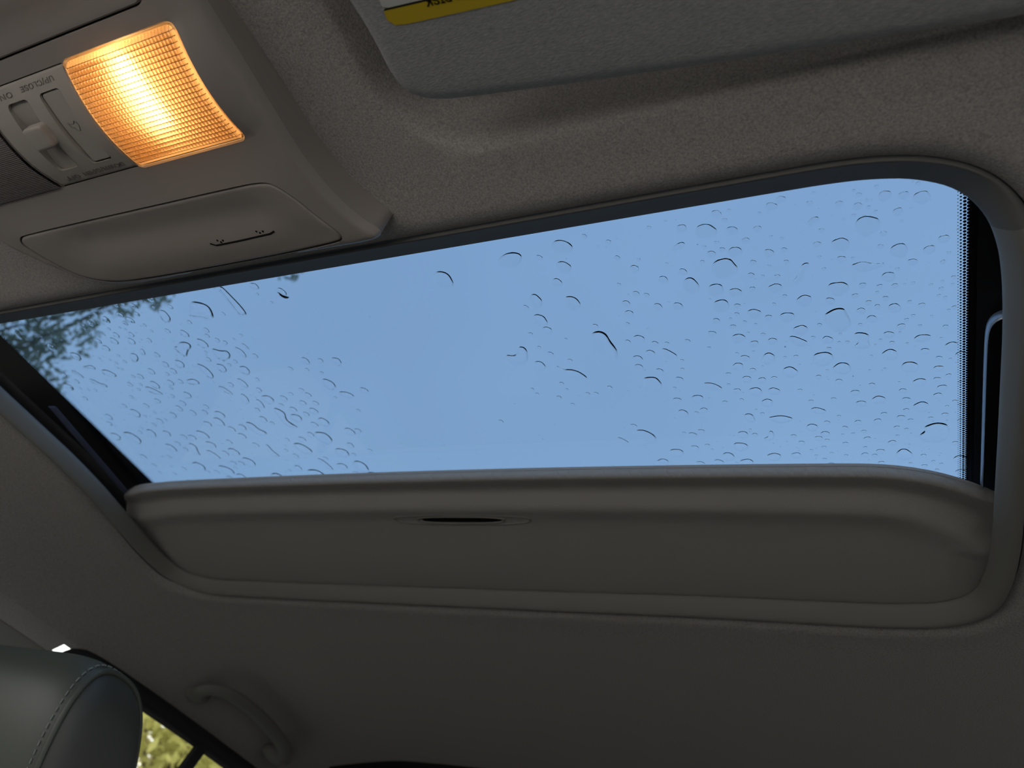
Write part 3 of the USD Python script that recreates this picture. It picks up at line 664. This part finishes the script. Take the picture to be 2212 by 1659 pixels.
# ------------------------------------------------------------------ rain on the sunroof
CIRCLES = """-5122,4797,1097 -5635,4831,1024 -4447,4839,904 -6223,4669,876 -4699,4248,876 -4530,4673,847 -6551,4596,830 -2708,2723,783 -6889,4875,747 -5827,4551,744 -6107,4121,703 -4617,4464,690 -5911,4392,685 -6688,4284,666 -47,2773,659 -5764,3954,655 -373,3749,643 -4231,3592,639 -6105,4783,632 -4574,4043,617 -4981,3710,614 -5887,4915,604 -7300,4061,603 -6761,4045,602 -4833,3969,599 -899,2652,594 -5678,3861,591 -6711,3748,584 -2145,3172,580 -6115,4267,580 -233,3188,568 -5197,3000,555 -4737,4663,555 -4981,3342,546 -4368,4186,544 -1518,4628,539 -1027,4581,528 -916,3219,517 -5628,3192,515 -1014,4771,510 -925,3090,510 -6131,3406,510 -5205,3289,508 -1138,4692,501 -7249,3323,500 -6274,4804,499 -584,3845,498 175,4249,496 -807,4710,494 -6558,4066,494 14,3760,483 -1825,2756,481 -5537,4048,477 -191,2873,476 -6273,4147,474 100,2967,473 -2298,3592,471 -4002,3351,471 -6949,2822,470 -5277,4668,470 -4589,3897,469 -1650,4735,467 -5216,3958,465 -4069,2617,459 -5625,4165,459 -5920,3970,458 -830,4011,457 -5854,3570,456 -428,3251,456 -1236,4047,455 -477,3485,439 -541,3368,438 -5298,2875,436 -859,3507,434 -5681,4061,430 398,4792,430 -1372,4190,430 -7116,3770,427 -6251,3812,426 -6137,2849,425 -6030,4404,425 -4956,4256,421 221,2645,419 -71,4160,418 -4296,3311,417 -729,3312,417 -5943,4570,416 -6009,2616,412 -7198,4397,412 -4472,4370,411 -579,3132,411 -763,2825,408 -5943,2877,406 -1504,3430,404 -6309,2914,403 -5978,3803,403 -770,4126,402 -509,4403,399 -6096,3729,395 171,4021,394 -987,4447,389 -6374,4130,388 -4270,2525,388 -815,3128,388 -6026,3240,387 -5923,3400,386 -4688,4068,383 -2124,3268,383 -4816,4197,383 -906,3759,382 -6487,3879,382 -710,4016,382 -4791,3858,379 -3928,3695,378 401,3814,378 351,3728,377 -1562,3611,377 -4800,3711,374 -5746,2660,371 38,3144,371 57,3383,369 -6540,4224,368 -5994,3666,366 -1912,2871,365 -5850,4240,363 -5766,3264,360 -5554,4301,359 -1218,4753,358 -5790,3178,358 -4276,4182,355 -1463,3569,352 -5827,3810,350 -4634,3785,349 -6036,4555,349 -6210,3284,345 -6213,2626,345 -6279,3610,345 -4518,3698,344 -6791,4620,344 -651,4699,343 -870,3885,340 -6053,2789,337 -329,3588,333 -7173,4543,333 -5183,4483,332 48,2599,332 -4690,3928,331 -6372,4688,331 -6507,4317,331 -1361,4766,330 -1183,3183,329 -1383,4049,328 -7202,3866,328 -753,2674,327 -4997,3587,327 -5807,2592,326 -6478,3658,324 -4505,3801,324 -1573,3690,324 -1511,3201,323 177,4951,322 398,4931,322 -519,2556,321 -5577,2528,320 -1350,4428,319 -5193,3830,319 -1322,3843,319 -178,4186,317 -5344,2483,314 -6317,2829,314 -5792,3059,314 -5254,3491,311 -430,4476,310 -848,3687,310 -1225,2959,309 296,4084,309 -577,2867,308 -656,3558,307 -5878,2805,307 -1311,3169,307 -1216,4168,306 -1381,2846,305 17,3590,305 -68,3451,304 -1365,4576,304 -7189,3492,304 247,2988,303 -4639,4765,303 -6429,3368,303 -4859,4539,302 -1440,3746,301 -819,2546,301 -1031,2605,301 -198,4864,300 272,4155,299 -6833,4419,298 -5751,3738,297 -7073,3263,296 -5790,3396,294 -769,3566,291 -772,3904,291 -6762,3636,290 279,3909,290 -6616,3928,289 -12,4597,288 -285,3277,288 91,4178,288 -90,4685,285 -1508,3112,284 -208,4078,282 -5042,2868,281 318,2929,281 -6993,4696,279 -5268,3178,277 -1016,3445,276 -1093,2919,276 -754,4860,275 -5129,4248,275 -5833,2679,274 -197,2980,274 -5449,2821,273 52,4344,273 -4148,3324,273 209,3752,272 -465,2521,271 -31,4915,270 -165,4549,270 -5147,4016,270 -5618,2609,269 -4753,3198,269 -1773,4298,269 -90,4368,268 -5736,2892,268 -477,4520,268 -899,2817,265 -5410,4702,264 -5213,2588,263 -1409,3485,263 -6895,4020,262 -4547,3630,262 -971,3341,260 -4883,3791,260 -122,3378,259 -192,4717,259 164,3059,258 137,2614,257 -1280,4391,256 -6487,4686,256 105,2711,256 -4497,3378,255 -950,3988,255 -5246,4400,255 87,3533,255 -4689,3667,254 -7192,4668,253 -5011,2983,252 -2849,4167,251 -212,4372,250 -615,2688,249 -651,3357,248 -6557,3529,247 -5148,2765,246 -4504,4498,245 -7140,3163,245 -5668,2474,245 73,4088,245 -6072,4636,244 -4952,3020,244 -5079,2925,243 -6039,3564,242 -691,2756,242 -1589,3448,242 -560,4830,242 -4294,4451,241 -2175,3488,240 -1841,3872,240 -85,2638,240 -297,3963,238 -702,3014,238 -1423,3041,237 -596,4562,236 -5756,2487,236 -5867,3291,234 -103,4019,233 -5003,3234,233 -1962,2657,233 -92,4812,233 -2263,3937,232 -1771,3276,232 -2203,3043,230 -313,2852,230 310,4337,229 -4922,3461,228 -6403,3871,228 -4123,3928,228 -5973,3466,228 -176,2608,227 -6296,3275,227 -48,4302,225 179,4860,224 86,4277,224 -821,3236,223 -309,4591,222 270,4003,222 -1161,4911,222 -1267,4555,220 -407,4360,220 23,4443,219 -2053,3572,219 -817,3802,219 -906,4455,218 -421,4813,218 397,4403,216 -711,3118,216 176,4747,215 -2026,3921,214 -1187,3491,213 -297,4422,213 -5254,4815,213 -642,4486,211 -4340,3407,211 -1466,2748,210 -4221,3458,210 -6234,3091,210 -692,3892,210 -100,3184,210 -5094,3262,210 -675,2920,209 -1360,3065,208 -6066,2542,208 -129,4729,208 -6378,3443,207 -2193,3792,207 -606,4923,207 -6297,3384,205 -876,3402,205 -1961,3923,204 284,3820,203 -4746,2732,202 -1053,4097,202 -415,3909,202 -1487,2621,201 367,4622,201 366,4219,200 -833,2798,199 -6938,3398,199 -2258,3284,198 -5642,2728,197 201,3381,196 -146,3257,196 -6821,3960,195 -78,3320,195 -981,3823,195 -492,2860,194 -6932,4573,193 109,4375,192 397,4254,191 -6621,3800,191 -2180,4022,190 -454,4623,190 -32,3358,189 -6069,2712,189 -344,4128,189 -6451,3760,189 -322,2574,188 -6350,3094,188 -487,4138,187 67,3214,187 -182,4468,187 14,3301,186 -1622,2552,186 333,3976,186 -6241,3013,185 -835,3304,185 -555,3044,184 -313,4843,183 -12,3207,183 -4258,3754,181 -1329,3493,181 -532,3712,180 29,2838,179 -2445,3828,179 -6925,4410,177 321,3567,176 -5622,2799,176 -545,4025,176 398,4046,175 -4735,2965,175 -424,4544,175 -461,4755,174 -7027,3384,174 -936,4083,174 -1273,4189,174 -2425,3881,171 -363,3460,170 -280,2761,168 31,3660,168 -2239,3416,168 -492,2946,168 -964,2866,167 -5232,3094,166 -1278,3745,166 227,4363,166 -704,3493,165 -783,2594,164 -1545,3286,164 9,2923,163 -7114,3353,162 -535,3201,162 -820,4235,161 -1411,4402,160 256,4905,160 -1218,2565,159 -328,3664,159 -5383,2566,159 234,4812,158 -6186,2767,158 -1513,2952,157 -6316,2627,156 -184,4639,156 81,4464,156 -315,4719,155 365,3423,154 -6389,3157,154 -6345,3173,154 -75,2568,154 -1263,3660,153 312,3084,153 -6497,3017,153 -1373,3921,152 283,4841,151 -4217,2693,150 -2173,3858,149 -4292,2598,149 -853,2740,149 -1061,3567,148 -410,4689,147 -251,4487,145 -514,4712,145 363,3202,145 -5888,2742,144 -326,4300,144 118,3482,143 -410,3557,143 389,2885,142 -6389,3050,141 205,2559,140 -2015,3365,140 -930,2758,139 -798,3373,138 -295,3032,138 -541,4650,137 -4834,2995,137 -6329,2735,136 -217,3622,136 -135,3487,136 23,4526,135 301,3273,134 153,3457,134 -110,2695,134 -1337,2781,134 323,4258,133 -892,3640,133 -5932,2716,133 138,3346,133 -603,3253,132 93,4825,131 86,3096,130 -493,2777,129 -600,3709,128 -311,2942,128 -997,3922,127 -3,2691,127 -34,2656,125 -6341,2675,124 -590,2959,122 -1085,4768,122 12,2536,122 288,3321,121 187,3540,121 -1240,4602,120 -5988,2523,120 -636,3028,119 -747,2534,119 -1176,2840,119 -551,2753,118 -27,3250,118 161,3210,118 -588,2585,116 -735,3401,116 341,3026,115 -929,4395,115 321,3341,112 -30,3627,112 -265,3618,110 -319,4492,110 -294,2512,109 -136,2979,109 -39,2609,108 -793,3466,107 -879,3334,107 338,3439,106 -357,3855,105 252,3235,105 -19,3877,103 115,3676,102 -98,2538,102 -1113,2539,101 119,2777,101 343,3833,100 -856,4190,99 -89,3756,98 -786,3633,98 -252,3547,98 78,3579,97 308,3220,96 -106,3882,96 119,3211,95 -163,2710,94 -974,3156,93 359,3249,91 56,4008,91 248,3471,89 297,3653,87 -63,3662,81 167,2703,79 389,2780,76"""
SHAPED = """feather-shaped|-5366,2599 -5304,2604 -5294,2656 -5306,2715 -5403,2756 -5411,2700
almond-shaped|-6821,2907 -6731,2912 -6703,2958 -6727,3010 -6800,3026 -6824,2975
slipper-shaped|-6632,3158 -6545,3151 -6473,3232 -6517,3268 -6602,3242 -6637,3201
peanut-shaped|-6814,3089 -6752,3087 -6676,3080 -6659,3130 -6685,3147 -6754,3123 -6813,3113
bone-shaped|-7009,3113 -6962,3121 -6913,3209 -6940,3235 -6977,3202 -7009,3149
dumbbell-shaped|-6880,3241 -6826,3260 -6793,3314 -6738,3328 -6729,3371 -6765,3381 -6812,3349 -6864,3332 -6889,3279
bean-shaped|-6101,3014 -6042,3002 -6015,3032 -6036,3083 -6118,3125 -6138,3087 -6131,3049
teardrop-shaped|-5957,2987 -5897,2964 -5887,2995 -5925,3058 -5960,3031
jagged jigsaw-shaped|-5545,2993 -5479,2994 -5458,2961 -5374,2947 -5321,2978 -5337,3027 -5412,3061 -5464,3114 -5504,3127 -5527,3084 -5534,3031
double-streaked|-6289,3418 -6231,3412 -6176,3459 -6112,3537 -6197,3537 -6271,3492
wide arched lowest-left|-7148,4000 -7039,4001 -6988,4081 -6987,4149 -7074,4213 -7135,4140 -7169,4060
hooked foliage-backed|-7226,2565 -7157,2567 -7204,2676 -7251,2693 -7250,2631
long slanting finger-shaped|-4607,2475 -4564,2469 -4548,2503 -4503,2745 -4552,2791 -4609,2783 -4611,2734 -4618,2580 -4628,2513
big pouch-shaped|-5006,2588 -4940,2564 -4856,2596 -4817,2645 -4849,2738 -4882,2763 -4957,2781 -4973,2751 -5065,2737 -5102,2702 -5041,2641
mitten-shaped|-5153,3069 -5121,3062 -5064,3096 -4993,3100 -4989,3154 -5042,3202 -5112,3225 -5162,3193 -5167,3133
sickle-shaped|-4898,3069 -4853,3090 -4830,3141 -4845,3209 -4883,3199 -4897,3122
small claw-shaped|-4798,3045 -4764,3054 -4751,3124 -4780,3115 -4797,3071
long oval capsule-shaped|-5450,3216 -5411,3206 -5357,3261 -5349,3347 -5373,3391 -5421,3409 -5451,3336
flat boat-shaped|-5717,3384 -5618,3374 -5585,3404 -5581,3440 -5618,3457 -5700,3446 -5735,3418
tilted egg-shaped|-5146,3432 -5104,3421 -5069,3475 -5072,3538 -5111,3552 -5149,3495
slanting cigar-shaped|-5419,3496 -5371,3495 -5328,3543 -5306,3622 -5362,3602 -5408,3541
fish-hook shaped|-5238,3614 -5196,3611 -5183,3669 -5199,3718 -5245,3753 -5276,3718 -5259,3656
thumb-shaped|-5125,3702 -5090,3690 -5064,3724 -5081,3818 -5123,3821 -5142,3762
S-shaped|-5001,3825 -4959,3813 -4897,3885 -4942,3959 -4937,4025 -4872,4095 -4956,4103 -5019,4045 -5016,3927 -5021,3862
wavy ribbon-shaped|-5458,3983 -5406,3970 -5363,4006 -5354,4075 -5292,4120 -5311,4167 -5396,4183 -5450,4110 -5470,4039
question-mark shaped|-6407,4229 -6345,4218 -6316,4279 -6362,4359 -6372,4428 -6443,4417 -6435,4325
straight slanting slug-shaped|-6259,4347 -6203,4335 -6157,4393 -6136,4490 -6221,4489 -6251,4411
lightning-shaped|-5434,4293 -5398,4302 -5405,4381 -5362,4492 -5445,4488 -5472,4406
broad wing-shaped|-5104,4305 -5026,4292 -4967,4341 -4928,4432 -5016,4487 -5081,4427 -5114,4354
steep comma-shaped|-4960,4526 -4915,4528 -4874,4609 -4856,4712 -4919,4717 -4951,4620
lone thick-browed|-4194,3683 -4125,3684 -4072,3712 -4056,3761 -4131,3778 -4187,3737
faint wide dome-shaped|-2226,2608 -2171,2583 -2117,2580 -2073,2601 -2073,2639 -2109,2684 -2184,2710 -2247,2677 -2256,2633
faint muffin-shaped|-1842,2564 -1807,2544 -1766,2547 -1727,2577 -1713,2620 -1745,2655 -1797,2662 -1850,2628 -1861,2593
guitar-pick shaped|-2160,2979 -2125,2937 -2092,2933 -2073,2965 -2061,3004 -2091,3055 -2137,3076 -2165,3035
ear-shaped|-1903,2996 -1863,2988 -1825,3008 -1809,3051 -1812,3087 -1846,3119 -1893,3126 -1916,3081 -1901,3037
bowler-hat shaped|-2529,3446 -2442,3473 -2405,3398 -2364,3380 -2335,3412 -2347,3479 -2378,3550 -2480,3571 -2534,3510
tall keyhole-shaped|-1845,3368 -1805,3325 -1756,3312 -1712,3342 -1704,3416 -1684,3478 -1682,3538 -1699,3587 -1743,3634 -1831,3665 -1879,3618 -1841,3529 -1850,3447
long drooping moustache-shaped|-2185,3600 -2156,3612 -2126,3644 -2063,3651 -2009,3684 -1964,3759 -2019,3792 -2099,3761 -2161,3700
wide low eyebrow-shaped|-1767,4338 -1709,4338 -1661,4375 -1632,4420 -1637,4481 -1690,4521 -1751,4468 -1773,4392
short dash-shaped|-1939,4419 -1913,4414 -1848,4487 -1895,4503 -1928,4469
helmet-shaped|-1571,3800 -1537,3786 -1478,3792 -1460,3828 -1448,3882 -1477,3944 -1534,3960 -1587,3922 -1587,3857
ski-slope shaped|-1374,3533 -1349,3531 -1313,3565 -1277,3608 -1297,3651 -1346,3645 -1375,3582
leaning bullet-shaped|-1118,2734 -1089,2708 -1056,2696 -1038,2702 -1034,2721 -1051,2739 -1086,2761 -1116,2759
shark-fin shaped|-349,2698 -329,2671 -308,2660 -289,2664 -283,2686 -289,2704 -312,2720 -338,2717
big cap-shaped|-916,2902 -894,2874 -861,2857 -821,2854 -794,2869 -781,2903 -762,2944 -780,2982 -814,3009 -861,3018 -905,2988 -922,2946
bell-shaped|-1110,2997 -1085,2968 -1053,2963 -1032,2986 -1013,3043 -1028,3088 -1068,3105 -1104,3076 -1115,3033
bent sausage-shaped|-483,3094 -452,3069 -439,3039 -425,3004 -403,2971 -379,2966 -364,2981 -376,3013 -399,3040 -413,3081 -429,3117 -458,3119
long wave-shaped|-157,3032 -118,3009 -81,3008 -49,3024 -23,3037 14,3035 29,3047 8,3069 -39,3081 -86,3092 -132,3071
sloping roof-shaped|-553,3533 -535,3523 -505,3536 -472,3561 -443,3587 -454,3618 -488,3628 -533,3602 -553,3565
narrow arch-shaped|-753,3720 -728,3671 -704,3651 -680,3653 -655,3686 -663,3730 -691,3764 -730,3766
thin drooping blade-shaped|-1166,3886 -1118,3886 -1076,3908 -1039,3953 -1057,3978 -1110,3966 -1154,3928
big tent-shaped|-330,3384 -316,3366 -275,3339 -240,3333 -212,3343 -198,3392 -180,3456 -192,3505 -234,3539 -295,3520 -329,3457
vase-shaped|-180,3570 -168,3548 -141,3545 -103,3560 -84,3591 -99,3615 -84,3681 -136,3693 -197,3673 -155,3631 -157,3610
wide seagull-shaped|145,3644 170,3613 199,3609 232,3616 247,3629 239,3659 201,3677 161,3666
bread-loaf shaped|-332,3844 -297,3801 -267,3787 -228,3801 -210,3854 -223,3891 -265,3905 -313,3887
flat-topped trapezoid-shaped|69,3876 87,3833 122,3826 156,3840 175,3876 165,3914 122,3931 80,3911
hooked cane-shaped|-949,4238 -916,4217 -885,4235 -879,4274 -873,4312 -914,4324 -947,4283
very wide shallow bow-shaped|-792,4274 -739,4261 -696,4258 -651,4273 -614,4302 -654,4336 -713,4347 -767,4320
broad crescent-shaped|-505,4219 -479,4196 -452,4197 -414,4219 -394,4243 -424,4273 -477,4261
broken boot-shaped|-857,4498 -814,4478 -807,4432 -787,4410 -773,4434 -770,4477 -791,4527 -836,4524
large skull-shaped|183,4445 224,4415 271,4403 318,4422 338,4474 330,4540 308,4598 246,4621 177,4598 151,4558 161,4514 190,4486
peaked hat-shaped|1,4717 31,4667 59,4658 85,4674 118,4735 100,4774 53,4796 13,4770"""
def dome(ring, seed):
    """a drop of water lying on the glass: flat below, steep at the rim, flat on top"""
    ring = np.asarray(ring)
    n = len(ring)
    pg = Polygon(ring)
    if not pg.is_valid:
        pg = pg.buffer(0)
    size = math.sqrt(pg.area / math.pi)
    c = np.array(pg.representative_point().coords[0]) if not pg.contains(pg.centroid) else np.array(pg.centroid.coords[0])
    a = math.asin(math.sin(math.atan(math.hypot(*c) / GLASS)) / 1.33)
    mid = math.tan((math.radians(48.6) - a + (math.pi / 2 - a) / 2) / 2)
    w1, w2 = .155 * size + .00015, .07 * size                         # steep rim, rounding off to a flat top
    s1, s2 = 1.2 * mid, .8 * mid
    fr = [1, .965, .93, .90, .87, .84, .81, .78, .75, .72, .68, .62, .45, .22]
    rows, z = [], []
    for k in fr:
        q = c + (ring - c) * k
        d = boundary_distance(pg, q) * shapely.contains_xy(pg.buffer(1e-9), q[:, 0], q[:, 1])
        rows.append(np.c_[q, GLASS + .0003 + np.where(d < w1, s1 * d - (s1 - s2) * d * d / (2 * w1), (s1 + s2) / 2 * w1 + s2 * np.minimum(d - w1, w2) - s2 * np.minimum(d - w1, w2) ** 2 / (2 * w2)) + .02 * d])
    rows = np.array(rows)
    top = np.r_[c, rows[-1][:, 2].max()]
    bot = np.r_[c, GLASS + .0003]
    v = np.vstack([rows.reshape(-1, 3), top[None], bot[None]])
    m = loft(rows, closed_v=True)
    i = np.arange(n); j = (i + 1) % n
    L = (len(fr) - 1) * n
    f = np.vstack([m.faces, np.c_[L + i, L + j, np.full(n, len(fr) * n)], np.c_[j, i, np.full(n, len(fr) * n + 1)]])
    t = trimesh.Trimesh(v, f, process=False)
    if t.volume < 0:
        t.invert()
    return t
def put_drop(mesh, label, group=None):
    o = put("raindrop", mesh, "water", smooth=40)
    tag(o, label, "raindrop", group)
shaped = []
for row in SHAPED.split("\n"):
    nm, pts = row.split("|")
    ring = np.array([[float(a) for a in q.split(",")] for q in pts.split()]) * 1e-4
    ring = resample(chaikin(ring, 2), max(.0004, LineString(ring).length / 40))
    shaped.append((nm, ring))
    put_drop(dome(ring, 0), nm + " raindrop on the sunroof glass")
circles = np.array([[float(a) for a in q.split(",")] for q in CIRCLES.split()]) * [1e-4, 1e-4, 1e-5]
N_SINGLE = 238
heroes = np.array([r.mean(0) for _, r in shaped])
ORD = ["first", "second", "third", "fourth", "fifth", "sixth", "seventh", "eighth", "ninth", "tenth", "eleventh", "twelfth"]
near = []
for i in range(N_SINGLE):
    v = circles[i, :2] - heroes
    k = int(np.argmin(np.hypot(*v.T)))
    dx, dy = v[k]
    side = ("rearward" if dy > 0 else "windscreen") if abs(dy) > abs(dx) else ("driver" if dx > 0 else "passenger")
    near.append((k, side, float(np.hypot(dx, dy)), i))
words = {"rearward": "towards the rear from", "windscreen": "towards the windscreen from", "driver": "towards the driver's side of", "passenger": "towards the passenger side of"}
label = {}
for k in range(len(heroes)):
    for side in words:
        run = sorted(q for q in near if q[0] == k and q[1] == side)
        run.sort(key=lambda q: q[2])
        for n, q in enumerate(run):
            label[q[3]] = f"{ORD[n]} round raindrop {words[side]} the {shaped[k][0]} one"
def wobbly(x, y, r, seed, n=28):
    g = np.random.default_rng(seed)
    a = np.linspace(0, 2 * np.pi, n, endpoint=False)
    k = 1 + .05 * np.sin(2 * a + g.uniform(0, 6)) + .035 * np.sin(3 * a + g.uniform(0, 6)) + .02 * np.sin(5 * a + g.uniform(0, 6))
    return np.c_[x + r * k * np.cos(a), y + r * k * np.sin(a)]
for i in range(N_SINGLE):
    put_drop(dome(wobbly(*circles[i], i), i), label[i], "round raindrops on the sunroof glass")
small = [dome(wobbly(*circles[i], i, 16), i) for i in range(N_SINGLE, len(circles))]
g = np.random.default_rng(5)
taken = [Polygon(r).buffer(.0006) for _, r in shaped] + [Point(a, b).buffer(c + .0005) for a, b, c in circles]
tree_ = shapely.STRtree(taken)
cand = []
while len(cand) < 620:
    x, y = g.uniform(-.742, .042), g.uniform(.23, .505)
    left_zone = x < -.46 - .25 * (.5 - y) and g.uniform() < .9
    if not (left_zone or (x > -.16 - .3 * (y - .3) * (y > .3) and g.uniform() < .55) or g.uniform() < .07 or (y > .43 and g.uniform() < .25)):
        continue
    r = g.uniform(.0003, .0009) * (1.0 if left_zone else .85)
    if len(tree_.query(Point(x, y).buffer(r), predicate="intersects")) == 0:
        cand.append((x, y, r))
small += [dome(wobbly(x, y, r, 900 + i, 10), i) for i, (x, y, r) in enumerate(cand)]
put("fine_rain", small, "water", smooth=40, label="fine specks of rain scattered between the larger drops", category="rain specks", kind="stuff")
fl = chaikin(np.array([(-.4105, .2600), (-.4085, .2612), (-.4070, .2640), (-.4045, .2655), (-.4020, .2668), (-.4050, .2678), (-.4078, .2670), (-.4098, .2640), (-.4092, .2618)]), 1)
FL_P = Polygon(fl)
flz = lambda x, y: GLASS + .0004 + .0012 * smoothstep(boundary_distance(FL_P, np.c_[x, y]) / .0015)
put("leaf_scrap", [patch(FL_P, flz, .0008, up=True), patch(FL_P, lambda x, y: 0 * x + GLASS + .0004, .001)], "debris_brown", label="tiny dark scrap of leaf stuck on the wet sunroof glass", category="leaf scrap")
